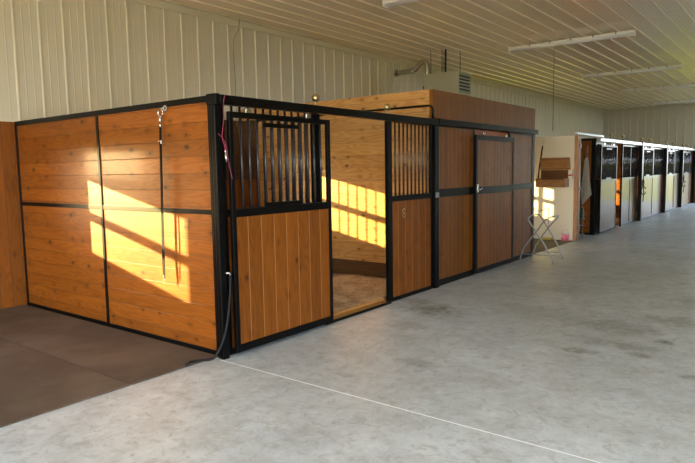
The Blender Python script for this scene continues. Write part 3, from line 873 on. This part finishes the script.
def halter(label, x, y, z):
    r = thing('halter', label, 'halter', (x, y, z))
    mb = MB()
    mb.tube(arc((x, y-0.02, z-0.20), 0.11, 0, 360, 18, (0,1,0), (0,0,1)), 0.013, 6)
    mb.tube(arc((x+0.015, y-0.02, z-0.42), 0.12, 20, 340, 18, (0.3,0.95,0), (0,0,1)), 0.013, 6)
    mb.tube([(x, y-0.02, z), (x+0.005, y-0.03, z-0.12), (x+0.01, y+0.05, z-0.5), (x, y+0.02, z-0.75)], 0.012, 6)
    mb.build('straps', M['leather'], r)
    MB().tube([(x-0.03, y, z), (x+0.02, y-0.02, z), (x+0.02, y-0.02, z+0.03)], 0.007, 6).build('hook', M['black'], r)
    return r
halter('black leather halter hanging on the post after the nearest far stall', 0.15, 15.82, 1.32)
halter('black leather bridle hanging on the post before the last far stall', 0.15, 22.75, 1.32)
bedding('shavings_bedding', XL+0.01, -0.15, 11.6, 15.7, 'tan shavings on the floor inside the nearest of the far stalls')

# orange brown board leaf on the end wall
tag(MB().box(-0.10, 0.66, YF-0.07, YF-0.022, 0.0, 2.28, 0.003).build('board_door_leaf', M['lining']), 'reddish brown board door leaf on the far end wall', 'door')

# ---- wash bay -------------------------------------------------------
tag(MB().box(XL+0.01, -0.04, -0.875, -0.01, 0.0, 0.014, 0.004).build('rubber_mat', M['mat']), 'brown rubber floor mat strip lying along the sunlit side partition', 'mat', None)
tag(MB().box(XL+0.01, -0.04, -3.60, -0.882, 0.0, 0.014, 0.004).build('rubber_mat', M['mat']), 'large brown rubber floor mat filling the lower left corner', 'mat', None)

# cross-tie strap on the side partition
ctie = thing('cross_tie', 'black strap hanging from a chain ring on the sunlit partition', 'strap', (-0.70, -0.05, 0.58))
MB().tube(arc((-0.69, -0.030, 2.185), 0.034, 0, 360, 16, (1,0,0), (0,0,1)), 0.0065, 8).build('ring', M['chrome'], ctie)
MB().tube([(-0.675, 0.004, 2.235), (-0.68, -0.02, 2.225), (-0.69, -0.030, 2.215)], 0.006, 6).tube(arc((-0.645, -0.012, 2.225), 0.022, 0, 360, 12, (1,0,0), (0,0,1)), 0.0045, 6).build('eye_bolt', M['galv'], ctie)
MB().tube([(-0.692, -0.035, 2.155), (-0.693, -0.037, 2.09)], [0.009, 0.013], 8).tube([(-0.693, -0.037, 2.09), (-0.693, -0.037, 2.05)], 0.008, 8).build('snap', M['chrome'], ctie)
MB().strip([(-0.692, -0.037, 2.06), (-0.69, -0.045, 1.85), (-0.695, -0.052, 1.5), (-0.705, -0.054, 1.2), (-0.72, -0.055, 0.8), (-0.715, -0.056, 0.68)], (0.030, 0, 0), (0, 0.005, 0)).build('strap', M['leather'], ctie)
MB().box(-0.712, -0.668, -0.056, -0.041, 1.90, 1.935, 0.003).build('buckle', M['chrome'], ctie)
MB().strip([(-0.68, -0.058, 1.92), (-0.672, -0.064, 1.5), (-0.68, -0.066, 1.0), (-0.695, -0.064, 0.66)], (0.014, 0, 0), (0, 0.004, 0)).build('loose_strap_end', M['leather'], ctie)
MB().tube([(-0.715, -0.056, 0.68), (-0.713, -0.056, 0.64)], 0.007, 8).tube(arc((-0.712, -0.056, 0.622), 0.016, 0, 330, 12, (1,0,0), (0,0,1)), 0.004, 6).build('end_snap', M['galv_dull'], ctie)

# pink twine and snap tied on the corner post
tp = thing('pink_twine', 'pink baling twine with a snap tied to the black corner post', 'twine', (0.10, 0.02, 1.6))
MB().tube(smooth_pts([(0.112, 0.045, 2.286), (0.118, 0.02, 2.20), (0.122, 0.012, 2.07), (0.122, -0.010, 1.93), (0.122, 0.015, 1.85), (0.122, 0.014, 1.81)]), 0.0021, 6).tube(smooth_pts([(0.120, -0.05, 1.955), (0.124, -0.012, 1.925), (0.122, 0.02, 1.88), (0.124, 0.035, 1.83)]), 0.0021, 6).build('twine', M['pink'], tp)
MB().tube([(0.124, 0.016, 1.82), (0.124, 0.020, 1.79)], 0.007, 8).tube([(0.124, 0.020, 1.79), (0.124, 0.024, 1.72)], [0.011, 0.009], 8).build('snap', M['chrome'], tp)
MB().tube(smooth_pts([(0.124, 0.035, 1.83), (0.128, 0.048, 1.72), (0.128, 0.062, 1.65), (0.128, 0.082, 1.575)]), 0.0021, 6).build('twine_tail', M['pink'], tp)

# black hose from the corner post down to the floor
hz = thing('rubber_hose', 'black rubber hose hanging down the corner post onto the mat edge', 'hose', (0.05, -0.06, 0))
MB().tube(smooth_pts([(0.089, 0.052, 0.74), (0.092, 0.04, 0.58), (0.095, 0.0, 0.35), (0.085, -0.05, 0.18), (0.05, -0.10, 0.06), (0.02, -0.14, 0.026), (-0.03, -0.22, 0.026), (-0.06, -0.30, 0.026), (-0.03, -0.36, 0.026)]), 0.0115, 10).build('hose', M['rubber'], hz)
MB().tube([(0.0725, 0.02, 0.76), (0.088, 0.045, 0.76), (0.089, 0.052, 0.735)], 0.008, 8).build('hose_bib', M['galv'], hz)

# ---- heater hung from the ceiling --------------------------------------
ht = thing('unit_heater', 'grey green gas heater box with louvres hanging from ceiling rods behind the loft', 'heater', (-2.4, 8.6, 3.23))
HX0, HX1, HY0, HY1, HZ0, HZ1 = -2.80, -2.0, 8.30, 8.90, 3.22, 3.69
MB().box(HX0, HX1, HY0, HY1, HZ0, HZ1, 0.008).build('cabinet', M['heater'], ht)
MB().box(HX1+0.001, HX1+0.013, HY0+0.03, HY1-0.03, HZ0+0.03, HZ1-0.03).build('louvre_shade_sheet', M['louver_shade'], ht)  # dark sheet on the closed cabinet imitates its shaded inside
for k in range(6):
    z_ = HZ0+0.045 + k*0.070
    MB().strip([(HX1+0.024, HY0+0.03, z_+0.012), (HX1+0.024, HY1-0.03, z_+0.012)], (0.030, 0, 0.026), (0.002, 0, 0.006)).build('louvre', M['heater'], ht)
MB().box(HX1, HX1+0.04, HY0, HY0+0.028, HZ0, HZ1, 0.002).box(HX1, HX1+0.04, HY1-0.028, HY1, HZ0, HZ1, 0.002).box(HX1, HX1+0.04, HY0+0.028, HY1-0.028, HZ1-0.028, HZ1, 0.002).box(HX1, HX1+0.04, HY0+0.028, HY1-0.028, HZ0, HZ0+0.028, 0.002).build('louvre_frame', M['heater'], ht)
for (a, b) in ((-2.66, 8.36), (-2.42, 8.42), (-2.60, 8.84), (-2.18, 8.80)):
    MB().tube([(a, b, HZ1), (a, b, CZ)], 0.007, 6).build('hanger_rod', M['black'], ht)
MB().tube([(-2.33, 8.42, HZ1), (-2.33, 8.42, CZ-0.01)], 0.018, 8).build('gas_pipe', M['black'], ht)
P0 = [(-3.70, 8.60, 3.855), (-3.26, 8.60, 3.86), (-3.16, 8.60, 3.90), (-3.08, 8.60, 3.985), (-2.99, 8.60, 4.03), (-2.91, 8.60, 3.99), (-2.885, 8.60, 3.88), (-2.88, 8.60, 3.70), (-2.85, 8.60, 3.60), (-2.78, 8.60, 3.56)]
MB().tube(smooth_pts(P0, 5), 0.058, 16).build('flue_pipe', M['flue'], ht)
MB().tube([(-3.735, 8.60, 3.855), (-3.695, 8.60, 3.855)], 0.095, 18).tube([(-3.30, 8.60, 3.859), (-3.24, 8.60, 3.862)], 0.066, 16).build('flue_collar', M['flue'], ht)
MB().box(HX0-0.06, HX0-0.001, 8.36, 8.46, 3.38, 3.46, 0.003).build('fan_bracket', M['black'], ht)

# ---- strip lights --------------------------------------------------------
words = ['nearest strip light, at the top edge of the picture', 'second strip light from the camera, largest in view', 'third strip light from the camera',
         'fourth strip light from the camera', 'farthest strip light, near the end wall']
light0 = None
for k, yy in enumerate((4.40, 9.12, 14.2, 18.5, 23.9)):
    lab = 'unlit white ceiling fixture, ' + words[k]
    if light0 is None:
        r = light0 = thing('ceiling_light', lab, 'ceiling light', (0.05, yy, CZ-0.02), 'unlit strip lights across the ceiling')
        y0 = yy
        MB().box(-1.19, 1.29, yy-0.07, yy+0.07, CZ-0.095, CZ-0.035, 0.006).build('housing', M['light_white'], r)
        for dy in (-0.032, 0.032):
            MB().tube([(-1.17, yy+dy, CZ-0.112), (1.27, yy+dy, CZ-0.112)], 0.013, 10).build('tube', M['tube'], r)
        for xx in (-1.185, 1.265):
            MB().box(xx, xx+0.02, yy-0.073, yy+0.073, CZ-0.13, CZ-0.03, 0.003).build('end_cap', M['light_white'], r)
        for xx in (-0.72, -0.3, 0.12, 0.54, 0.96):
            MB().box(xx-0.012, xx+0.012, yy-0.078, yy+0.078, CZ-0.075, CZ-0.021, 0.002).build('clip', M['galv_dull'], r)
    else:
        r = light0.copy(); COL.objects.link(r); r.location.y = yy; r['label'] = lab
        for ch in list(light0.children):
            c = ch.copy(); COL.objects.link(c); c.parent = r
cd = thing('pull_cord', 'thin pull cord hanging from the second strip light', 'cord', (-0.25, 9.18, 2.4))
MB().tube([(-0.25, 9.18, CZ-0.06), (-0.25, 9.18, 2.42)], 0.007, 6).build('cord', M['cord'], cd)
MB().lathe([(0.004, 0), (0.011, 0.006), (0.011, 0.03), (0.004, 0.045)], (-0.25, 9.18, 2.38), 10).build('toggle', M['cord'], cd)
tag(MB().tube(smooth_pts([(-3.66, 3.72, 4.18), (-3.70, 3.72, 4.0), (-3.705, 3.62, 3.85), (-3.705, 3.60, 3.6), (-3.705, 3.62, 3.2), (-3.705, 3.62, 2.4)]), 0.005, 6).build('hanging_cord', M['cord']), 'thin wavy cord hanging down the cream ribbed wall', 'cord')

# the bookkeeping property is not part of the scene
for o in bpy.data.objects:
    if '_w' in o: del o['_w']
